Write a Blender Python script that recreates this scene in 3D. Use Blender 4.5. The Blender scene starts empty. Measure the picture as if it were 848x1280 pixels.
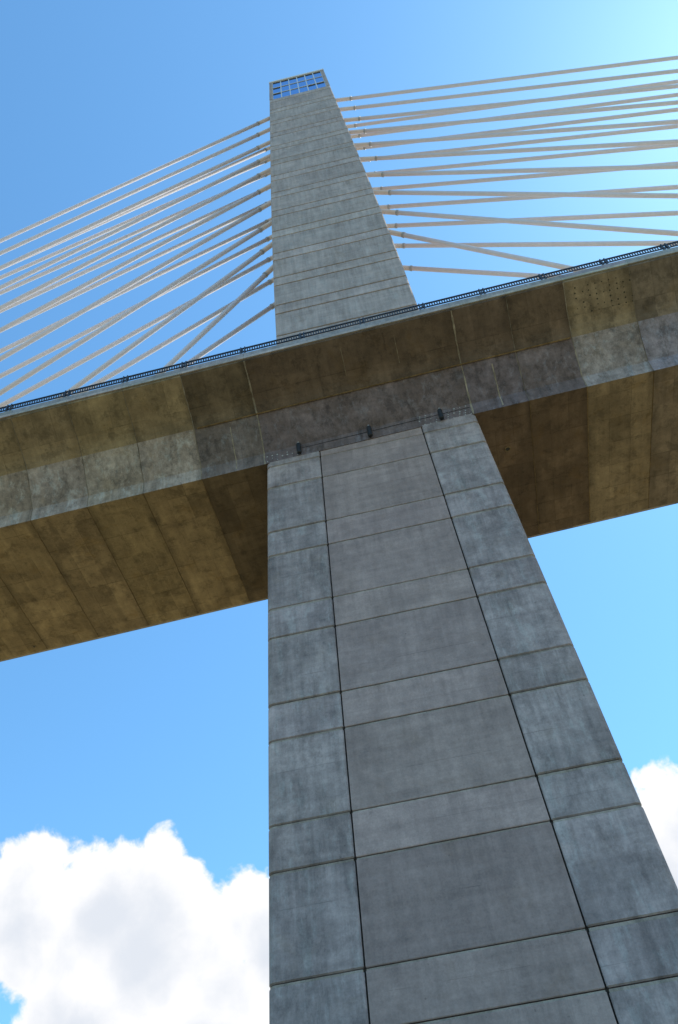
import bpy, bmesh, math, random
from mathutils import Vector, Matrix
random.seed(7)
R = math.radians
SC = bpy.context.scene
COL = SC.collection

# ------------------------------------------------------------------ camera
# World: X runs along the bridge, +Y away from the viewer, Z up, ground at z = 0.
Z0 = 42.3                       # height of the girder soffit at the tower
CAMZ = 1.7
cam_d = bpy.data.cameras.new('camera')
cam = bpy.data.objects.new('camera', cam_d); COL.objects.link(cam)
az, pit, rol = R(-5.4388), R(49.3826), R(-8.1061)
fw = Vector((math.sin(az)*math.cos(pit), math.cos(az)*math.cos(pit), math.sin(pit)))
rt = Vector((math.cos(az), -math.sin(az), 0)); up = rt.cross(fw)
c_, s_ = math.cos(rol), math.sin(rol)
rx = rt*c_ + up*s_; ux = up*c_ - rt*s_
cam.matrix_world = Matrix(((rx.x, ux.x, -fw.x, 0.4351), (rx.y, ux.y, -fw.y, -29.7501),
                           (rx.z, ux.z, -fw.z, CAMZ), (0, 0, 0, 1)))
cam_d.sensor_fit = 'VERTICAL'; cam_d.sensor_height = 24.0
cam_d.lens = 1087.49/1280*24.0
cam_d.clip_start = 0.1; cam_d.clip_end = 20000
SC.camera = cam

# ------------------------------------------------------------------ sun, sky, exposure
SUN_AZ, SUN_EL = 57.0, 57.0     # azimuth from +Y towards +X
sd = Vector((math.sin(R(SUN_AZ))*math.cos(R(SUN_EL)), math.cos(R(SUN_AZ))*math.cos(R(SUN_EL)), math.sin(R(SUN_EL))))
sun_d = bpy.data.lights.new('sun', 'SUN'); sun_d.energy = 3.6; sun_d.angle = R(0.53); sun_d.color = (1, .95, .87)
sun = bpy.data.objects.new('sun', sun_d); COL.objects.link(sun)
sun.rotation_euler = sd.to_track_quat('Z', 'Y').to_euler(); sun.location = (60, 40, 150)
SKY_STRENGTH = 0.15
SC.view_settings.view_transform = 'Standard'; SC.view_settings.look = 'None'
SC.view_settings.gamma = 1.0; SC.view_settings.use_curve_mapping = False
SC.view_settings.exposure = 0.6
SC.cycles.use_denoising = True
SC.cycles.max_bounces = 8; SC.cycles.diffuse_bounces = 4

W = bpy.data.worlds.new('World'); SC.world = W; W.use_nodes = True
WT = W.node_tree; WT.nodes.clear()


class NB:
    """tiny helper to wire nodes"""
    def __init__(s, nt): s.nt = nt
    def n(s, t, **kw):
        o = s.nt.nodes.new(t)
        for k, v in kw.items(): setattr(o, k, v)
        return o
    def put(s, sock, v):
        if v is None: return
        if hasattr(v, 'links'): s.nt.links.new(v, sock)
        else: sock.default_value = v
    def m(s, op, a, b=None, c=None, clamp=False):
        o = s.n('ShaderNodeMath', operation=op); o.use_clamp = clamp
        for i, v in enumerate((a, b, c)): s.put(o.inputs[i], v)
        return o.outputs[0]
    def vm(s, op, a, b=None, sc=None):
        o = s.n('ShaderNodeVectorMath', operation=op)
        s.put(o.inputs[0], a); s.put(o.inputs[1], b)
        if sc is not None: s.put(o.inputs['Scale'], sc)
        return o.outputs[0] if op not in ('LENGTH', 'DISTANCE', 'DOT_PRODUCT') else o.outputs['Value']
    def noise(s, v, scale, det=4, rough=.55, dist=0.0, lac=2.0):
        o = s.n('ShaderNodeTexNoise'); s.put(o.inputs['Vector'], v)
        for k, x in (('Scale', scale), ('Detail', det), ('Roughness', rough), ('Distortion', dist), ('Lacunarity', lac)):
            s.put(o.inputs[k], x)
        return o.outputs['Fac']
    def ramp(s, v, lo, hi, a=0.0, b=1.0, smooth=True):
        o = s.n('ShaderNodeMapRange'); o.interpolation_type = 'SMOOTHSTEP' if smooth else 'LINEAR'
        for i, x in enumerate((v, lo, hi, a, b)): s.put(o.inputs[i], x)
        return o.outputs[0]
    def mix(s, f, a, b, mode='MIX'):
        o = s.n('ShaderNodeMix', data_type='RGBA', blend_type=mode)
        s.put(o.inputs[0], f); s.put(o.inputs[6], a); s.put(o.inputs[7], b)
        return o.outputs[2]
    def xyz(s, v):
        o = s.n('ShaderNodeSeparateXYZ'); s.put(o.inputs[0], v); return o.outputs
    def comb(s, x, y, z):
        o = s.n('ShaderNodeCombineXYZ')
        for i, v in enumerate((x, y, z)): s.put(o.inputs[i], v)
        return o.outputs[0]


def build_sky():
    b = NB(WT)
    sky = b.n('ShaderNodeTexSky'); sky.sky_type = 'NISHITA'; sky.sun_disc = False
    sky.sun_elevation = R(SUN_EL); sky.sun_rotation = R(SUN_AZ)
    sky.altitude = 0; sky.air_density = 1.0; sky.dust_density = 0.22; sky.ozone_density = 1.5
    blue = b.mix(1.0, sky.outputs[0], (.69, 1.10, 1.20, 1), 'MULTIPLY')    # clear, deep summer blue
    d = b.vm('NORMALIZE', b.n('ShaderNodeTexCoord').outputs['Generated'])
    x, y, z = b.xyz(d)
    u = b.m('MULTIPLY', b.m('ARCTAN2', x, y), 57.2958)          # azimuth, degrees
    v = b.m('MULTIPLY', b.m('ARCSINE', z), 57.2958)             # elevation, degrees
    warp = b.n('ShaderNodeTexNoise'); b.put(warp.inputs['Vector'], d); warp.inputs['Scale'].default_value = 9
    warp.inputs['Detail'].default_value = 2
    p = b.vm('ADD', d, b.vm('SCALE', b.vm('SUBTRACT', warp.outputs['Color'], (.5, .5, .5)), sc=.05))

    def billow(q, det):
        n = b.noise(q, 12.0, det, .56)
        return b.m('MULTIPLY', b.m('SUBTRACT', n, .5), 1.9)
    # heaps of fair-weather cumulus low in the sky; the same low band goes on all round the horizon
    heaps = [(-29.5, 24.4, 5.6), (-24.8, 24.6, 5.8), (-21.8, 23.0, 5.0), (-12.6, 22.6, 5.2), (-16.6, 21.2, 4.2), (-17.5, 18.5, 4.6), (-25.5, 19.2, 4.8), (-36.5, 21, 6),
             (-5, 21, 6), (4, 21.5, 6), (10.8, 23.4, 4.6), (15.4, 25.2, 4.2), (20, 18, 6)]
    uv = b.comb(b.m('MULTIPLY', u, .91), v, 0.0)
    acc = None
    for hu, hv, hr in heaps:
        o = b.vm('DISTANCE', uv, (hu*.91, hv, 0.0))
        h = b.m('MULTIPLY_ADD', o, -1.0/hr, 1.0)
        acc = h if acc is None else b.m('SMOOTH_MAX', acc, h, .12)
    band = b.m('MULTIPLY', b.m('SUBTRACT', b.noise(d, 3.1, 1, .5), .42), 4.0)
    band = b.m('SUBTRACT', band, b.m('MULTIPLY', b.m('ABSOLUTE', b.m('SUBTRACT', v, 13.0)), .13))
    acc = b.m('MAXIMUM', b.m('MAXIMUM', acc, band), -1.0)
    D = b.m('ADD', acc, billow(p, 9))
    off = b.vm('ADD', p, (sd.x*.03, sd.y*.03, sd.z*.03))        # cloud the light has crossed on its way
    D2 = b.m('ADD', acc, billow(off, 8))
    cover = b.ramp(D, 0.06, .25)
    thick = b.ramp(b.m('ADD', b.m('MULTIPLY', D2, .85), b.m('MULTIPLY', D, .15)), .22, 1.0)
    lit = b.mix(thick, (4.75, 4.72, 4.75, 1), (3.45, 3.65, 4.0, 1))
    col = b.mix(cover, blue, lit)
    bg = b.n('ShaderNodeBackground'); b.put(bg.inputs[0], col); bg.inputs[1].default_value = SKY_STRENGTH
    out = b.n('ShaderNodeOutputWorld'); WT.links.new(bg.outputs[0], out.inputs[0])
    W.cycles.sampling_method = 'MANUAL'; W.cycles.sample_map_resolution = 512
build_sky()

# ------------------------------------------------------------------ materials
def new_mat(name):
    m = bpy.data.materials.new(name); m.use_nodes = True; m.node_tree.nodes.clear()
    b = NB(m.node_tree)
    p = b.n('ShaderNodeBsdfPrincipled'); o = b.n('ShaderNodeOutputMaterial')
    m.node_tree.links.new(p.outputs[0], o.inputs[0])
    return m, b, p


def concrete(name, base, dark, streak=.3, blotch=.3, warm=(.30, .22, .13), warm_amt=.15, pale=0.0, lines=0.0, bump=.35, scale=1.0, seams=0.0, grime=0.0, cells=None, pour=0.0, run=(3.4, 3.4, .2), drip=0.0):
    """cast concrete: grain, mottling, run-off streaks, pores, form-panel tones, pour lines; tinted piece by piece by the object's colour"""
    m, b, p = new_mat(name)
    pos = b.n('ShaderNodeNewGeometry').outputs['Position']
    gen = b.xyz(b.n('ShaderNodeTexCoord').outputs['Generated'])
    oi = b.n('ShaderNodeObjectInfo'); rnd = oi.outputs['Random']
    pp = b.vm('ADD', pos, b.vm('SCALE', b.comb(rnd, b.m('MULTIPLY', rnd, 7.3), b.m('MULTIPLY', rnd, 3.1)), sc=57.0))   # every piece its own pattern
    half = lambda n, k: b.m('MULTIPLY', b.m('SUBTRACT', n, .5), k)
    big = b.noise(pp, .45*scale, 8, .66, .3)
    mid = b.noise(pp, 2.2*scale, 8, .74, .15)
    fine = b.noise(pp, 13.0*scale, 5, .75)
    st = b.noise(b.vm('MULTIPLY', pp, run), 1.0, 6, .66, .1)
    hz = b.noise(b.vm('MULTIPLY', pp, (.18, .18, 3.0)), 1.0, 5, .62, .1)
    col = b.mix(b.ramp(big, .36, .66), (*dark, 1), (*base, 1))
    k = b.m('ADD', 1.0, half(mid, blotch*2.4))
    k = b.m('ADD', k, half(fine, .62))
    k = b.m('ADD', k, half(st, streak*2.6))
    k = b.m('ADD', k, half(hz, .5))
    col = b.mix(b.m('MULTIPLY', b.ramp(b.noise(pp, .7, 7, .68, .4), .52, .70), warm_amt), col, (*warm, 1))
    if pale:                                        # lime bloom running down the face
        bl = b.noise(b.vm('MULTIPLY', pp, (1.5, 1.5, .5)), 1.1, 9, .78, .3)
        col = b.mix(b.m('MULTIPLY', b.ramp(bl, .50, .64), pale), col, (.47, .46, .44, 1))
    vo = b.n('ShaderNodeTexVoronoi'); b.put(vo.inputs['Vector'], pp); vo.inputs['Scale'].default_value = 1.1
    hole = b.m('MULTIPLY', b.ramp(vo.outputs['Distance'], .03, .055, 1, 0), b.ramp(fine, .45, .55))
    k = b.m('MULTIPLY', k, b.m('MULTIPLY_ADD', hole, -.4, 1.0))
    if drip:                                        # dirty runs below the joint at the head of the piece
        dr = b.m('MULTIPLY', b.ramp(gen[2], .35, 1.0), b.ramp(b.noise(b.vm('MULTIPLY', pp, (4.5, 4.5, .12)), 1.0, 4, .6), .5, .62))
        k = b.m('MULTIPLY', k, b.m('MULTIPLY_ADD', dr, -drip, 1.0))
    if pour:                                        # one pour ends part-way up the piece
        lvl = b.m('ADD', b.m('MULTIPLY_ADD', b.m('FRACT', b.m('MULTIPLY', rnd, 13.7)), .4, .32), half(mid, .03))
        above = b.ramp(b.m('SUBTRACT', gen[2], lvl), -.006, .006)
        k = b.m('MULTIPLY', k, b.m('MULTIPLY_ADD', above, b.m('MULTIPLY', b.m('SUBTRACT', b.m('FRACT', b.m('MULTIPLY', rnd, 31.3)), .35), pour*2), 1.0))
        ln = b.m('MULTIPLY', b.ramp(b.m('ABSOLUTE', b.m('SUBTRACT', gen[2], lvl)), 0, .008, 1, 0), b.ramp(b.noise(pp, .9, 3), .45, .6))
        k = b.m('MULTIPLY', k, b.m('MULTIPLY_ADD', ln, -.28, 1.0))
    if lines:
        w = b.m('ABSOLUTE', b.m('SUBTRACT', b.m('FRACT', b.m('MULTIPLY_ADD', b.xyz(pos)[2], lines, rnd)), .5))
        ln = b.m('MULTIPLY', b.ramp(w, 0, .016, 1, 0), b.ramp(b.noise(pp, .8, 3), .45, .62))
        k = b.m('MULTIPLY', k, b.m('MULTIPLY_ADD', ln, -.3, 1.0))
    if cells:                                       # form panels: each slightly different in tone, faint joints between
        nx_, ny_, amp, la = cells
        wob = half(mid, .04)
        cx = b.m('MULTIPLY', b.m('ADD', gen[0], wob), nx_); cy = b.m('MULTIPLY', gen[1], ny_)
        wn_ = b.n('ShaderNodeTexWhiteNoise'); wn_.noise_dimensions = '3D'
        b.put(wn_.inputs['Vector'], b.comb(b.m('FLOOR', cx), b.m('FLOOR', cy), b.m('MULTIPLY', rnd, 50)))
        k = b.m('MULTIPLY', k, b.m('ADD', 1.0, half(wn_.outputs['Value'], amp)))
        f1 = b.m('ABSOLUTE', b.m('SUBTRACT', b.m('FRACT', b.m('ADD', cx, .5)), .5)); f2 = b.m('ABSOLUTE', b.m('SUBTRACT', b.m('FRACT', b.m('ADD', cy, .5)), .5))
        fl = b.m('MAXIMUM', b.ramp(f1, .0, .03, 1, 0), b.ramp(f2, .0, .03, 1, 0))
        fl = b.m('MULTIPLY', fl, b.ramp(b.noise(pp, .8, 4), .42, .6))
        k = b.m('MULTIPLY', k, b.m('MULTIPLY_ADD', fl, -la, 1.0))
    if seams:                                       # leakage at the construction joints (ends of each piece along the bridge)
        e = b.m('ADD', b.m('MINIMUM', gen[0], b.m('SUBTRACT', 1.0, gen[0])), half(mid, .09))
        k = b.m('MULTIPLY', k, b.m('MULTIPLY_ADD', b.m('MULTIPLY', b.ramp(e, .0, .16, 1, 0), b.ramp(big, .42, .6)), -seams, 1.0))
    if grime:
        gr = b.noise(b.vm('MULTIPLY', pos, (1.2, 1.2, .6)), .9, 9, .76, .25)
        k = b.m('MULTIPLY', k, b.m('MULTIPLY_ADD', b.ramp(gr, .5, .62), -grime, 1.0))
    col = b.mix(1.0, col, oi.outputs['Color'], 'MULTIPLY')
    col = b.vm('SCALE', col, sc=b.m('MAXIMUM', k, .25))
    b.put(p.inputs['Base Color'], col)
    b.put(p.inputs['Roughness'], b.ramp(mid, .3, .7, .72, .92))
    p.inputs['Specular IOR Level'].default_value = .35
    bp = b.n('ShaderNodeBump'); bp.inputs['Strength'].default_value = bump; bp.inputs['Distance'].default_value = .02
    b.put(bp.inputs['Height'], b.m('ADD', b.m('MULTIPLY', fine, .5), mid)); b.put(p.inputs['Normal'], bp.outputs[0])
    return m


def plain(name, col, rough=.5, metal=0.0, var=.15, scale=6.0, spec=.5):
    m, b, p = new_mat(name)
    pos = b.n('ShaderNodeNewGeometry').outputs['Position']
    n = b.noise(pos, scale, 5, .65)
    b.put(p.inputs['Base Color'], b.vm('SCALE', col, sc=b.m('ADD', 1 - var, b.m('MULTIPLY', n, 2*var))))
    b.put(p.inputs['Roughness'], b.ramp(n, .3, .7, max(rough-.08, .02), min(rough+.1, 1)))
    p.inputs['Metallic'].default_value = metal; p.inputs['Specular IOR Level'].default_value = spec
    return m


M = {
    'panel': concrete('pier_concrete', (.42, .318, .288), (.325, .245, .223), streak=.2, blotch=.32, warm_amt=.3, warm=(.27, .19, .145), pour=.05, drip=.08),
    'corner': concrete('corner_concrete', (.43, .35, .333), (.285, .232, .222), streak=.36, blotch=.46, warm_amt=.16, pale=.36, grime=.2, pour=.12, drip=.12),
    'lip': concrete('joint_lip', (.40, .345, .29), (.30, .25, .20), streak=.2, blotch=.6, warm_amt=.3, grime=.3),
    'core': concrete('groove_shade_core', (.05, .045, .04), (.035, .03, .028), streak=.1, blotch=.3),  # near-black core: shade of the grooves and joints is put into its colour
    'tower': concrete('tower_concrete', (.475, .392, .35), (.39, .32, .284), streak=.34, blotch=.2, warm_amt=.35, lines=.8, warm=(.33, .24, .16), pale=.3, grime=.12, drip=.16),
    'web': concrete('web_concrete', (.48, .41, .365), (.30, .245, .205), streak=.5, blotch=.55, warm_amt=.3, pale=.8, seams=.25, grime=.36, cells=(3, 1, .12, .2), drip=.2),
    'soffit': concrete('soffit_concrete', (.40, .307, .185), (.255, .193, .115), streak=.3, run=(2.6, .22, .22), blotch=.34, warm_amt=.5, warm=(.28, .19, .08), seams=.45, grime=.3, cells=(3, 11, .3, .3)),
    'fascia': concrete('fascia_concrete', (.44, .42, .40), (.33, .32, .30), streak=.4, blotch=.3, warm_amt=.15),
    'seam': concrete('seam_mortar', (.42, .36, .28), (.26, .21, .15), streak=.2, blotch=.9, warm_amt=.2, grime=.3),
    'stay': plain('stay_pipe', (.75, .665, .655), .5, 0, .12, 2.5, .4),
    'steel': plain('railing_steel', (.055, .06, .07), .45, .3, .2),
    'black': plain('black_fitting', (.018, .019, .022), .5, 0, .2),
    'galv': plain('galvanised_steel', (.42, .42, .42), .55, .2, .15),
    'frame': plain('window_frame_paint', (.62, .66, .70), .4, .0, .08),
    'patch': plain('mortar_patch', (.40, .385, .36), .9, 0, .3),
    'hole': plain('tie_hole', (.05, .045, .035), .9, 0, .2),
    'white': plain('white_coping', (.75, .74, .72), .6, 0, .06),
}
m, b, p = new_mat('observatory_glass')
p.inputs['Base Color'].default_value = (.15, .36, .70, 1); p.inputs['Roughness'].default_value = .06; p.inputs['Metallic'].default_value = .85
M['glass'] = m
m, b, p = new_mat('dry_ground')
pos = b.n('ShaderNodeNewGeometry').outputs['Position']
n1 = b.noise(pos, .08, 8, .6, .5); n2 = b.noise(pos, 1.4, 6, .7)
col = b.mix(b.ramp(n1, .4, .6), (.25, .185, .09, 1), (.16, .14, .065, 1))
col = b.vm('SCALE', col, sc=b.m('ADD', .7, b.m('MULTIPLY', n2, .6)))
b.put(p.inputs['Base Color'], col); p.inputs['Roughness'].default_value = .95
bp = b.n('ShaderNodeBump'); bp.inputs['Strength'].default_value = .6; bp.inputs['Distance'].default_value = .1
b.put(bp.inputs['Height'], n2); b.put(p.inputs['Normal'], bp.outputs[0])
M['ground'] = m

# ------------------------------------------------------------------ mesh helpers
def obj(name, bm, mats, parent=None, color=None, smooth=False):
    me = bpy.data.meshes.new(name); bmesh.ops.recalc_face_normals(bm, faces=bm.faces)
    bm.to_mesh(me); bm.free()
    for mm in (mats if isinstance(mats, (list, tuple)) else [mats]): me.materials.append(M[mm])
    if smooth:
        for f in me.polygons: f.use_smooth = True
    o = bpy.data.objects.new(name, me); COL.objects.link(o)
    if parent: o.parent = parent
    if color: o.color = (*color, 1)
    return o


def empty(name, loc, label, cat, group=None):
    o = bpy.data.objects.new(name, None); COL.objects.link(o); o.location = loc
    o['label'] = label; o['category'] = cat
    if group: o['group'] = group
    return o


def hang(o, parent):
    """parent without moving (all meshes are written in world coordinates)"""
    o.parent = parent
    o.matrix_parent_inverse = Matrix.Translation(-parent.location)
    return o


def loft(bm, rings, cap=True):
    vs = [[bm.verts.new(q) for q in r] for r in rings]
    n = len(rings[0])
    for a, c in zip(vs, vs[1:]):
        for i in range(n):
            bm.faces.new((a[i], a[(i+1) % n], c[(i+1) % n], c[i]))
    if cap:
        bm.faces.new(vs[0][::-1]); bm.faces.new(vs[-1])
    return vs


def box(bm, x0, x1, y0, y1, z0, z1, sl=0.0):
    """axis box, its z following the bridge's grade sl*x"""
    loft(bm, [[(x, y0, z0+sl*x), (x, y1, z0+sl*x), (x, y1, z1+sl*x), (x, y0, z1+sl*x)] for x in (x0, x1)])


def tube(bm, a, c, r0, r1=None, n=14):
    a, c = Vector(a), Vector(c); r1 = r0 if r1 is None else r1
    ax = (c-a).normalized(); s = ax.orthogonal().normalized(); t = ax.cross(s)
    loft(bm, [[pt + (s*math.cos(2*math.pi*i/n) + t*math.sin(2*math.pi*i/n))*r for i in range(n)] for pt, r in ((a, r0), (c, r1))])


# ------------------------------------------------------------------ ground
bm = bmesh.new()
vs = [bm.verts.new(q) for q in ((-8000, -8000, 0), (8000, -8000, 0), (8000, 8000, 0), (-8000, 8000, 0))]; bm.faces.new(vs)
g = obj('ground', bm, 'ground'); g['kind'] = 'structure'; g['label'] = 'dry tan and olive ground below the bridge'

# ------------------------------------------------------------------ tower (one tapering obelisk through the deck)
TAP = 0.0223                    # lean of the faces, metres per metre
YC = 5.32                       # middle of bridge and tower
GRADE = 0.0298                  # the deck climbs to the right
groove = lambda z: 3.0 - .0206*z          # half width of the middle panel (z measured from the soffit)
crease = lambda z: 5.953 - .0223*z        # where the corner starts to round off
face = lambda z: TAP*z                    # Y of the near face
def up_half(z):                           # half width above the deck
    t = [(0, 5.2), (14.5, 5.13), (20, 5.09), (30, 4.97), (43, 4.74), (57, 4.43), (70, 4.14), (87.3, 3.73)]
    for (a, p0), (c, p1) in zip(t, t[1:]):
        if z <= c: return p0 + (p1-p0)*(z-a)/(c-a)
    return t[-1][1]

tower = empty('bridge_tower', (0, YC, 0), 'tall tapering grey concrete bridge tower with glazed observatory at its top', 'tower')

def tint(a, b=.012):
    k = random.gauss(a, .035); return (k*(1+random.uniform(-b, b)), k, k*(1+random.uniform(-b, b)))

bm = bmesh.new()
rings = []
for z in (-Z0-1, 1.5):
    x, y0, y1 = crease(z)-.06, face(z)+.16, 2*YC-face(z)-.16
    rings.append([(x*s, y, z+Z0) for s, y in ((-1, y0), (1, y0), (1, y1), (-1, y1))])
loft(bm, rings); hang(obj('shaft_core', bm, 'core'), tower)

J = [-.58, -2.556]
while J[-1] > -Z0+2:
    J.append(J[-1] - (3.787 if len(J) % 2 == 0 else 1.846))
J = [1.2] + J
def rows():
    for k in range(len(J)-1): yield k, J[k+1], J[k]

def corner_block(z1, z2, s, g, cz):
    dy = random.uniform(-.012, .012)
    def ring(z, i):
        xi, xc, y = groove(z)+.032+i, crease(z), face(z)+dy
        q = [(xi, y+.05), (xi+.05, y+i), (xc-i*.4, y+i), (xc+.1-i, y+.035+i), (xc+.19-i, y+.12+i*.6), (xc+.225-i, y+.24), (xc+.225-i, y+3.0), (xi, y+3.0)]
        return [(s*a, yy, z+Z0) for a, yy in q]
    bm = bmesh.new(); q = random.uniform(.11, .15)
    loft(bm, [ring(z1+g, .05), ring(z1+g+cz, 0), ring(z2-q, 0), ring(z2-q+.012, .03), ring(z2-g, .03)])
    for f in bm.faces:
        if f.calc_center_median().z > z2-q+.02+Z0 and f.calc_area() < 3: f.material_index = 1
    return bm

def mid_panel(z1, z2, d, g):
    def ring(z, i):
        x, y = groove(z)-.032-i, face(z)+d
        return [(-x, y+i*.7, z+Z0), (x, y+i*.7, z+Z0), (x, y+.4, z+Z0), (-x, y+.4, z+Z0)]
    bm = bmesh.new()
    q = .085
    loft(bm, [ring(z1+g, .03), ring(z1+g+.03, 0), ring(z2-q, 0), ring(z2-q+.01, .02), ring(z2-g, .02)])
    for f in bm.faces:
        if f.calc_center_median().z > z2-q+.015+Z0 and f.calc_area() < 1: f.material_index = 1
    return bm

for k, z1, z2 in rows():
    short = k % 2 == 1 and k > 1
    gp = .02
    t = 1.07 if short else .97
    if k <= 1: t = 1.0
    hang(obj('panel', mid_panel(z1, z2, (.03 if short else .034), random.uniform(.016, .026) if k else .008), ['panel', 'lip'], None, tint(t)), tower)
    for s in (-1, 1):
        hang(obj('corner_block', corner_block(z1, z2, s, random.uniform(.014, .026) if k else .006, .045), ['corner', 'lip'], None, tint(1.0)), tower)

# above the deck: one cast lift after another, tall and short in turn
UJ = [3.0, 9.9]
while UJ[-1] < 76:
    UJ.append(UJ[-1] + (3.43 if len(UJ) % 2 == 1 else 1.44))
UJ = [3.0, 5.18, 8.62]
i = 0
while UJ[-1] < 76.5:
    UJ.append(UJ[-1] + (1.44 if i % 2 == 0 else 3.43)); i += 1
UJ = [z for z in UJ if z < 77.6] + [78.15]
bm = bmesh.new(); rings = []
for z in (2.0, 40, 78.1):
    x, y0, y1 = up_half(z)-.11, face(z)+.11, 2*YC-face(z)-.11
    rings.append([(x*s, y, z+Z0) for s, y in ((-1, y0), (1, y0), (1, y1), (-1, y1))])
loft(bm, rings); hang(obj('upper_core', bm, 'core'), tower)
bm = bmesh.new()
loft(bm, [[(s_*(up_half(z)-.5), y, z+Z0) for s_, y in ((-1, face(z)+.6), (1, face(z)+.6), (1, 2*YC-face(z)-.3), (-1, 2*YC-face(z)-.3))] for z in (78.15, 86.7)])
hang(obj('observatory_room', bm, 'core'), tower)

def lift(z1, z2):
    def ring(z, i):
        x, y0 = up_half(z)-i, face(z)+i
        c = .1; y1 = 2*YC-face(z)-i
        return [(a, y, z+Z0) for a, y in ((-x, y0+c), (-x+c, y0), (x-c, y0), (x, y0+c), (x, y1), (-x, y1))]
    bm = bmesh.new(); g = .062
    loft(bm, [ring(z1+g, .05), ring(z1+g+.03, 0), ring(z2-g-.03, .0), ring(z2-g, .05)])
    return bm
for z1, z2 in zip(UJ, UJ[1:]):
    hang(obj('cast_lift', lift(z1, z2), 'tower', None, tint(1.0 if z2-z1 > 2 else 1.04)), tower)

# glazed observatory storey
GZ0, GZ1 = 78.2, 86.75
def fy(z, d=0): return face(z)+d
for s in (-1, 1):
    bm = bmesh.new()
    loft(bm, [[(s*a, y, z+Z0) for a, y in ((up_half(z)-.42, fy(z)), (up_half(z), fy(z)), (up_half(z), fy(z)+5), (up_half(z)-.42, fy(z)+5))] for z in (GZ0, GZ1)])
    hang(obj('corner_post', bm, 'tower', None, (.95, .95, .97)), tower)
bm = bmesh.new()
loft(bm, [[(a, y, z+Z0) for a, y in ((-x, fy(GZ1)-.03), (x, fy(GZ1)-.03), (x, 2*YC-fy(GZ1)), (-x, 2*YC-fy(GZ1)))] for z, x in ((GZ1+.004, up_half(GZ1)+.04), (GZ1+.45, up_half(GZ1)+.04))])
hang(obj('roof_coping', bm, 'white'), tower)
glz = bmesh.new()
nx, nz = 6, 3
def gx(z, u): return (up_half(z)-.42)*(2*u-1)
def bar(bm, pts, d0, d1):
    """prism over a quad (u0,u1,z0,z1) on the leaning face"""
    loft(bm, [[(gx(z, u), fy(z, d), z+Z0) for u, z in pts] for d in (d0, d1)])
fw_ = .010; fh = .09
for i in range(nx+1):
    u = i/nx; a, c = max(u-fw_, 0), min(u+fw_, 1)
    bar(glz, [(a, GZ0), (c, GZ0), (c, GZ1), (a, GZ1)], .08, .34)
for j in range(nz+1):
    zc = GZ0+(GZ1-GZ0)*j/nz; a, c = max(zc-fh, GZ0), min(zc+fh, GZ1)
    bar(glz, [(0, a), (1, a), (1, c), (0, c)], .06, .33)
glaz = hang(obj('window_wall', glz, 'frame'), tower)
glaz['label'] = 'grid of blue observatory windows in pale frames'
for i in range(nx):
    for j in range(nz):
        bm = bmesh.new()
        z0, z1 = GZ0+(GZ1-GZ0)*j/nz+fh, GZ0+(GZ1-GZ0)*(j+1)/nz-fh
        bar(bm, [(i/nx+fw_, z0), ((i+1)/nx-fw_, z0), ((i+1)/nx-fw_, z1), (i/nx+fw_, z1)], .13, .16)
        o = obj('pane', bm, 'glass'); o.parent = glaz
        # dark strips at some pane heads: shade of the frames, put in as geometry
        if (i, j) in ((0, 0), (0, 1), (4, 0), (5, 0)) or j == 2:
            bm = bmesh.new(); bar(bm, [(i/nx+fw_, z1-.55), ((i+1)/nx-fw_, z1-.55), ((i+1)/nx-fw_, z1), (i/nx+fw_, z1)], .112, .127)
            o = obj('pane_head_shadow', bm, 'hole'); o.parent = glaz

# ------------------------------------------------------------------ deck: box girder cast in segments
deck = empty('bridge_deck', (0, YC, Z0), 'brown grey concrete box girder deck crossing behind the tower shaft', 'bridge deck')
fil = []
C0, CF, C1, C2 = Vector((0.0, 0.0)), Vector((-.07, .95)), Vector((-1.75, 2.99)), Vector((-4.44, 4.30))
a = C1 + (CF-C1).normalized()*.9; c = C1 + (C2-C1).normalized()*.8
for i in range(6):
    t = i/5; fil.append(a*(1-t)**2 + C1*2*t*(1-t) + c*t*t)
near = [C0, CF] + fil + [C2, Vector((-4.44, 4.45))]
OUT = [(q.x, q.y) for q in near] + [(2*YC-q.x, q.y) for q in reversed(near)]
def prof(x, i):
    cy, cz = YC, 2.6
    return [(x, y + (cy-y)/abs(cy-y)*i*.8, z + i*(1 if z < cz else -1)*.8 + GRADE*x + Z0) for y, z in OUT]
def segment(x0, x1):
    bm = bmesh.new()
    c = .014
    loft(bm, [prof(x0+.006, c), prof(x0+.006+c, 0), prof(x1-.006-c, 0), prof(x1-.006, c)])
    bm.faces.ensure_lookup_table(); bm.normal_update()
    for f in bm.faces:
        q = f.calc_center_median(); zz = q.z-Z0-GRADE*q.x
        f.material_index = 0 if (abs(q.y-YC) > YC-.02 and zz < 2.85 and zz > .05) else 1
    return bm
XS = [-45.3, -41.7, -38.1, -34.6, -31.05, -27.5, -24.0, -20.45, -17.0, -13.6, -10.1, -6.25, 6.1, 9.35, 12.7, 16.55, 20.2, 23.8, 27.4, 31, 34.6, 38.2, 41.8, 45.4]
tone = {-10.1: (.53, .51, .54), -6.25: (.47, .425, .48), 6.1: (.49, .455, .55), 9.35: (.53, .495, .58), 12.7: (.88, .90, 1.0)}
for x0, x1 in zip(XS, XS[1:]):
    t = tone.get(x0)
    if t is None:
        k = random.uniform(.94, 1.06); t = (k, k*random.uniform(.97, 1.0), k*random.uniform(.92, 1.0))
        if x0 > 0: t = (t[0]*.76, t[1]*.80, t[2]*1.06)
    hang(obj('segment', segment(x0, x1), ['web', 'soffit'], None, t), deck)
for x0, x1 in ((-215, -45.3), (45.4, 215)):
    hang(obj('approach_span', segment(x0, x1), ['web', 'soffit']), deck)
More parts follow.
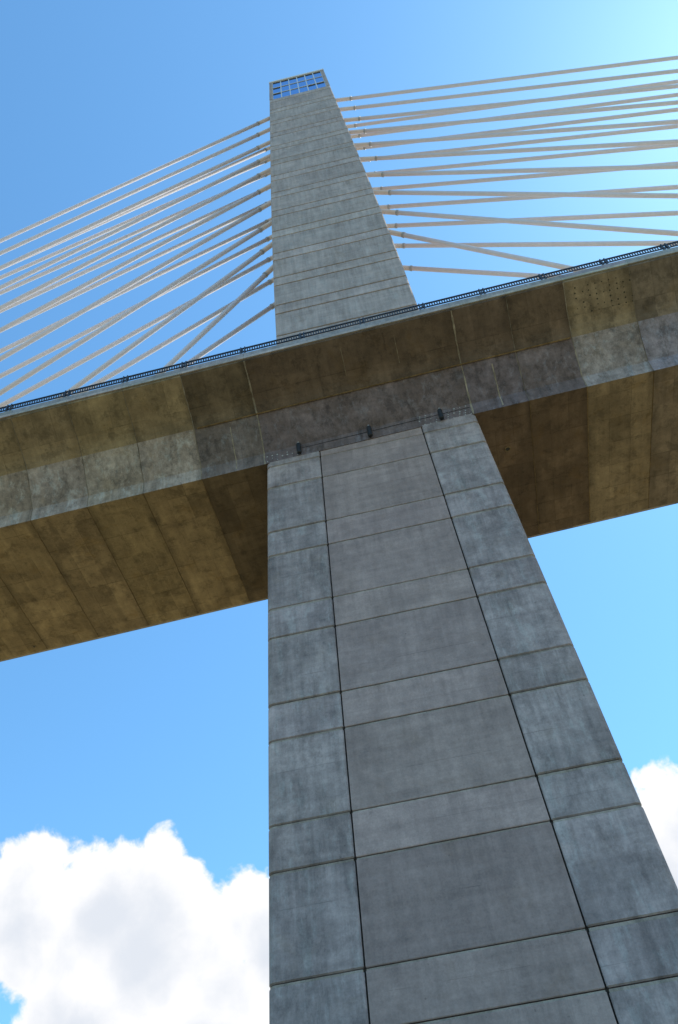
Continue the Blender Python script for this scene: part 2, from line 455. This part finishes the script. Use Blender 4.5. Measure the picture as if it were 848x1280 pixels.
# slab edge and kerb of the near side
for nm, y0, y1, z0, z1, col in (('slab_edge', -4.54, -4.12, 4.454, 4.66, (1.12, 1.05, 1.0)), ('kerb', -4.49, -4.02, 4.664, 5.12, (.86, .86, .90))):
    for x0, x1 in zip(XS, XS[1:]):
        bm = bmesh.new(); box(bm, x0+.006, x1-.006, y0, y1, z0+Z0, z1+Z0, GRADE)
        hang(obj(nm, bm, 'fascia', None, tuple(v*random.uniform(.94, 1.04) for v in col)), deck)

# raised mortar seams where two castings meet
PATH = [C2, c, *reversed(fil), CF, C0]
def seam(x, pts, w, col, keep=1.0):
    bm = bmesh.new(); P = [Vector(q) for q in pts]; fine = []
    for a_, b_ in zip(P, P[1:]):
        n_ = max(1, int((b_-a_).length/.22))
        fine += [a_.lerp(b_, i/n_) for i in range(n_)]
    fine.append(P[-1]); rings = []
    drift = 0
    for i, q in enumerate(fine):
        t = (fine[min(i+1, len(fine)-1)]-fine[max(i-1, 0)]).normalized(); n = Vector((-t.y, t.x))
        if n.dot(Vector((YC, 3.5))-q) > 0: n = -n
        drift = drift*.8+random.uniform(-.012, .012); ww = w*random.uniform(.45, 1.35)
        o, inn = q+n*.012, q-n*.03
        rings.append([(x+drift+sx*ww, r_.x, r_.y+Z0+GRADE*(x+drift+sx*ww)) for sx, r_ in ((-1, inn), (-1, o), (1, o), (1, inn))])
    loft(bm, rings); hang(obj('joint_seam', bm, 'seam', None, col), deck)
SOF = [Vector((0.02, -.0)), Vector((10.62, 0.0))]
for x in XS[3:-3]:
    big_ = {-6.25: .045, 6.1: .05, 12.7: .032, -10.1: .03}.get(x, .016)
    lum = {-6.25: .85, 6.1: .88, 12.7: .78, -10.1: .75}.get(x, .62)
    seam(x, PATH, big_, (lum, lum, lum))
    if not -7 < x < 7: seam(x, SOF, .03 if x in (12.7, -10.1) else .02, (lum*.8, lum*.68, lum*.48))
for x in (-7.95, 7.85): seam(x, [C1.lerp(CF, .2), CF, C0.lerp(CF, .2)], .035, (1, 1, 1))
for x in (-.6, 2.6): seam(x, [C2.lerp(C1, .2), C2.lerp(C1, .75)], .02, (.7, .66, .6))
# thin line of lime along the fold between web and wing over the tower
bm = bmesh.new(); q = fil[2]
loft(bm, [[(x, q.x-.05+a_, q.y+Z0+GRADE*x+b_) for a_, b_ in ((-.02, -.035), (.05, -.06), (.09, .03), (.03, .05))] for x in (-9.9, -3, 3, 9.2, 12.6)])
hang(obj('fold_seam', bm, 'seam', None, (.75, .62, .40)), deck)

# patched tie holes
def dots(name, mat, pts, r):
    bm = bmesh.new()
    for pnt, n in pts:
        n = Vector(n).normalized(); s = n.orthogonal().normalized(); t = n.cross(s); rr = r*random.uniform(.7, 1.2)
        loft(bm, [[Vector(pnt) + n*h + (s*math.cos(i*math.pi/4)+t*math.sin(i*math.pi/4))*rr for i in range(8)] for h in (-.02, .006)])
    o = hang(obj(name, bm, mat), deck); o['kind'] = 'stuff'; return o
wn = Vector((0, -.95, -.07)).normalized()           # outward normal of the near web
def web(x, z): return (x, -.0737*z, Z0+z+GRADE*x)
pts = []
for i in range(10):
    for j in range(5):
        x = 2.9+i*.34
        if random.random() < .8 and abs(x-4.25) > .25: pts.append((web(x+j*.04, .10+j*.19), wn))
for i in range(7):
    for j in range(3):
        if random.random() < .6: pts.append((web(-6.1+i*.3, .15+j*.22), wn))
dots('mortar_patches', 'patch', pts, .045)
gn = Vector((0, -1.23*1, -2.74)); gn = Vector((0, -(4.30-2.99), -(4.44-1.75))).normalized()
def wing(x, t): return (x, -1.75-2.69*t, Z0+2.99+1.31*t+GRADE*x)
pts = [(wing(13.3+i*.40+random.uniform(-.03, .03), .35+j*.1), gn) for i in range(9) for j in range(6) if random.random() < .62]
dots('tie_holes', 'hole', pts, .045)

def drain(x, y, lab, q_=1.0):
    bm = bmesh.new(); n = 16
    o = [[(x+r*math.cos(2*math.pi*i/n), y+r*math.sin(2*math.pi*i/n), Z0+h+GRADE*x) for i in range(n)] for r, h in ((.2*q_, .02), (.2*q_, -.03), (.13*q_, -.03), (.12*q_, .02))]
    loft(bm, o, False); r = hang(obj('drain_outlet', bm, 'soffit', None, (.8, .8, .8)), deck); r['label'] = lab
    bm = bmesh.new(); tube(bm, (x, y, Z0+.03+GRADE*x), (x, y, Z0-.012+GRADE*x), .128*q_, n=16); q = obj('drain_bore', bm, 'black'); q.parent = r
drain(7.83, 3.08, 'round drain outlet in the soffit right of the tower')
drain(-24.7, 10.1, 'small round drain outlet near the far soffit edge', .55)

# three black fittings clipped to the web just above the shaft
for x, lab in ((-4.17, 'short black pipe fitting on the girder above the left corner block'), (.04, 'short black pipe fitting on the girder above the middle panel'), (4.25, 'short black pipe fitting on the girder above the right corner block')):
    e = empty('pipe_fitting', web(x, .5), lab, 'pipe fitting', 'black fittings along the girder above the tower shaft')
    d = Vector((0, -.07, .95)).normalized(); c0 = Vector(web(x, .5)) + wn*.17
    bm = bmesh.new(); a, c = c0-d*.45, c0+d*.42
    s, t = Vector((1, 0, 0)), wn
    loft(bm, [[pt + (s*math.cos(2*math.pi*i/14)+t*math.sin(2*math.pi*i/14))*r for i in range(14)] for pt, r in ((a, .10), (a+d*.04, .135), (c-d*.10, .14), (c, .07))])
    hang(obj('body', bm, 'black'), e)
    bm = bmesh.new(); tube(bm, c-d*.03, c+d*.10, .045, n=10); hang(obj('cap', bm, 'galv'), e)
    bm = bmesh.new(); tube(bm, c0-wn*.2+d*.1, c0-wn*.02+d*.1, .05, n=8); hang(obj('bracket', bm, 'galv'), e)

bm = bmesh.new(); tube(bm, Vector(web(-4.0, .62))+wn*.03, Vector(web(6.0, .66))+wn*.02, .012, n=8)
hang(obj('conduit', bm, 'black'), deck)

# ------------------------------------------------------------------ railing on the near edge
rail = empty('deck_railing', (0, -4.40, Z0+5.12), 'dark steel picket railing along the near edge of the deck', 'railing')
RX0, RX1 = -46.0, 46.0; RY = -4.40; RB = 5.124
for nm, z0, z1, w in (('top_rail', .68, .74, .045), ('bottom_rail', .28, .33, .035)):
    bm = bmesh.new(); box(bm, RX0, RX1, RY-w, RY+w, Z0+RB+z0, Z0+RB+z1, GRADE)
    hang(obj(nm, bm, 'steel'), rail)
bm = bmesh.new(); x = RX0+.07
while x < RX1:
    box(bm, x-.033, x+.033, RY-.02, RY+.02, Z0+RB+.325, Z0+RB+.685, GRADE); x += .15
o = hang(obj('pickets', bm, 'steel'), rail); o['kind'] = 'stuff'
PX = -6.3
post = None
for k in range(-11, 15):
    x = PX+3.63*k
    if not RX0 < x < RX1: continue
    if post is None:
        bm = bmesh.new()
        for dx in (-.12, .12):
            loft(bm, [[(dx+sx*.035, RY+sy*.07+lean, h) for sx, sy in ((-1, -1), (1, -1), (1, 1), (-1, 1))] for h, lean in ((0.02, 0), (.35, -.02), (.80, 0))])
        box(bm, -.2, .2, RY-.08, RY+.14, 0, .03)
        box(bm, -.12, .12, RY-.03, RY+.03, .3, .42)
        post = obj('post', bm, 'steel'); o = post
    else:
        o = post.copy(); COL.objects.link(o)
    hang(o, rail); o.location = (x, 0, Z0+RB+GRADE*x)

# ------------------------------------------------------------------ stay cables
NL = [(77.98, -135.4), (73.49, -128.6), (68.62, -120.5), (63.84, -105.5), (59.38, -92.4), (54.51, -81.5), (49.75, -68.2), (44.62, -56.2), (39.62, -42.7), (34.92, -29.3)]
NRT = [(78.4, 191.6), (74.3, 172.7), (69.8, 154.9), (65.07, 139.4), (60.36, 121.0), (55.69, 105.4), (50.8, 87.8), (45.84, 70.5), (40.9, 53.2), (36.18, 35.6)]
FL = [(78.6, -129.0), (74.18, -130.2), (69.39, -120.9), (64.74, -108.1), (59.94, -96.3), (54.8, -86.8), (50.22, -73.8), (45.15, -61.4), (40.13, -50.1), (35.16, -36.7)]
FRT = [(79.0, 196.6), (74.79, 178.9), (70.09, 163.5), (65.8, 143.0), (60.89, 126.5), (56.01, 112.7), (50.74, 96.3), (45.73, 79.4), (40.89, 62.6), (36.07, 44.1)]
ORD = ['topmost', 'second from the top', 'third from the top', 'fourth from the top', 'fifth from the top', 'fifth from the bottom', 'fourth from the bottom', 'third from the bottom', 'second from the bottom', 'lowest']
for side, plane, Y, lst in (('left', 'nearer', 3.7, NL), ('right', 'nearer', 3.7, NRT), ('left', 'farther', 7.3, FL), ('right', 'farther', 7.3, FRT)):
    sg = -1 if side == 'left' else 1
    for k, (zt, xd) in enumerate(lst):
        yd = 5.5
        T = Vector((sg*(up_half(zt)-.3), Y, Z0+zt))
        xf = sg*(5.49-.0223*zt)
        A = Vector((xf, Y, Z0+zt)); B = Vector((xd, yd, Z0+4.0+GRADE*xd))
        d = (B-A).normalized()
        T = A - d*.9
        Bq = A + d*((B-A).length - 1.2)
        e = empty('stay_cable', A, f'pale stay cable {side} of the tower, {ORD[k]} of the {plane} row', 'stay cable', f'stay cables fanning out {side} of the tower')
        bm = bmesh.new(); tube(bm, A+d*2.2, Bq, .215, n=16); hang(obj('pipe', bm, 'stay', None, None, True), e)
        bm = bmesh.new(); tube(bm, T, A+d*2.6, .245, .23, n=16); hang(obj('guide_pipe', bm, 'stay', None, None, True), e)
        bm = bmesh.new(); tube(bm, A+d*2.55, A+d*2.72, .268, n=16); hang(obj('collar', bm, 'galv'), e)
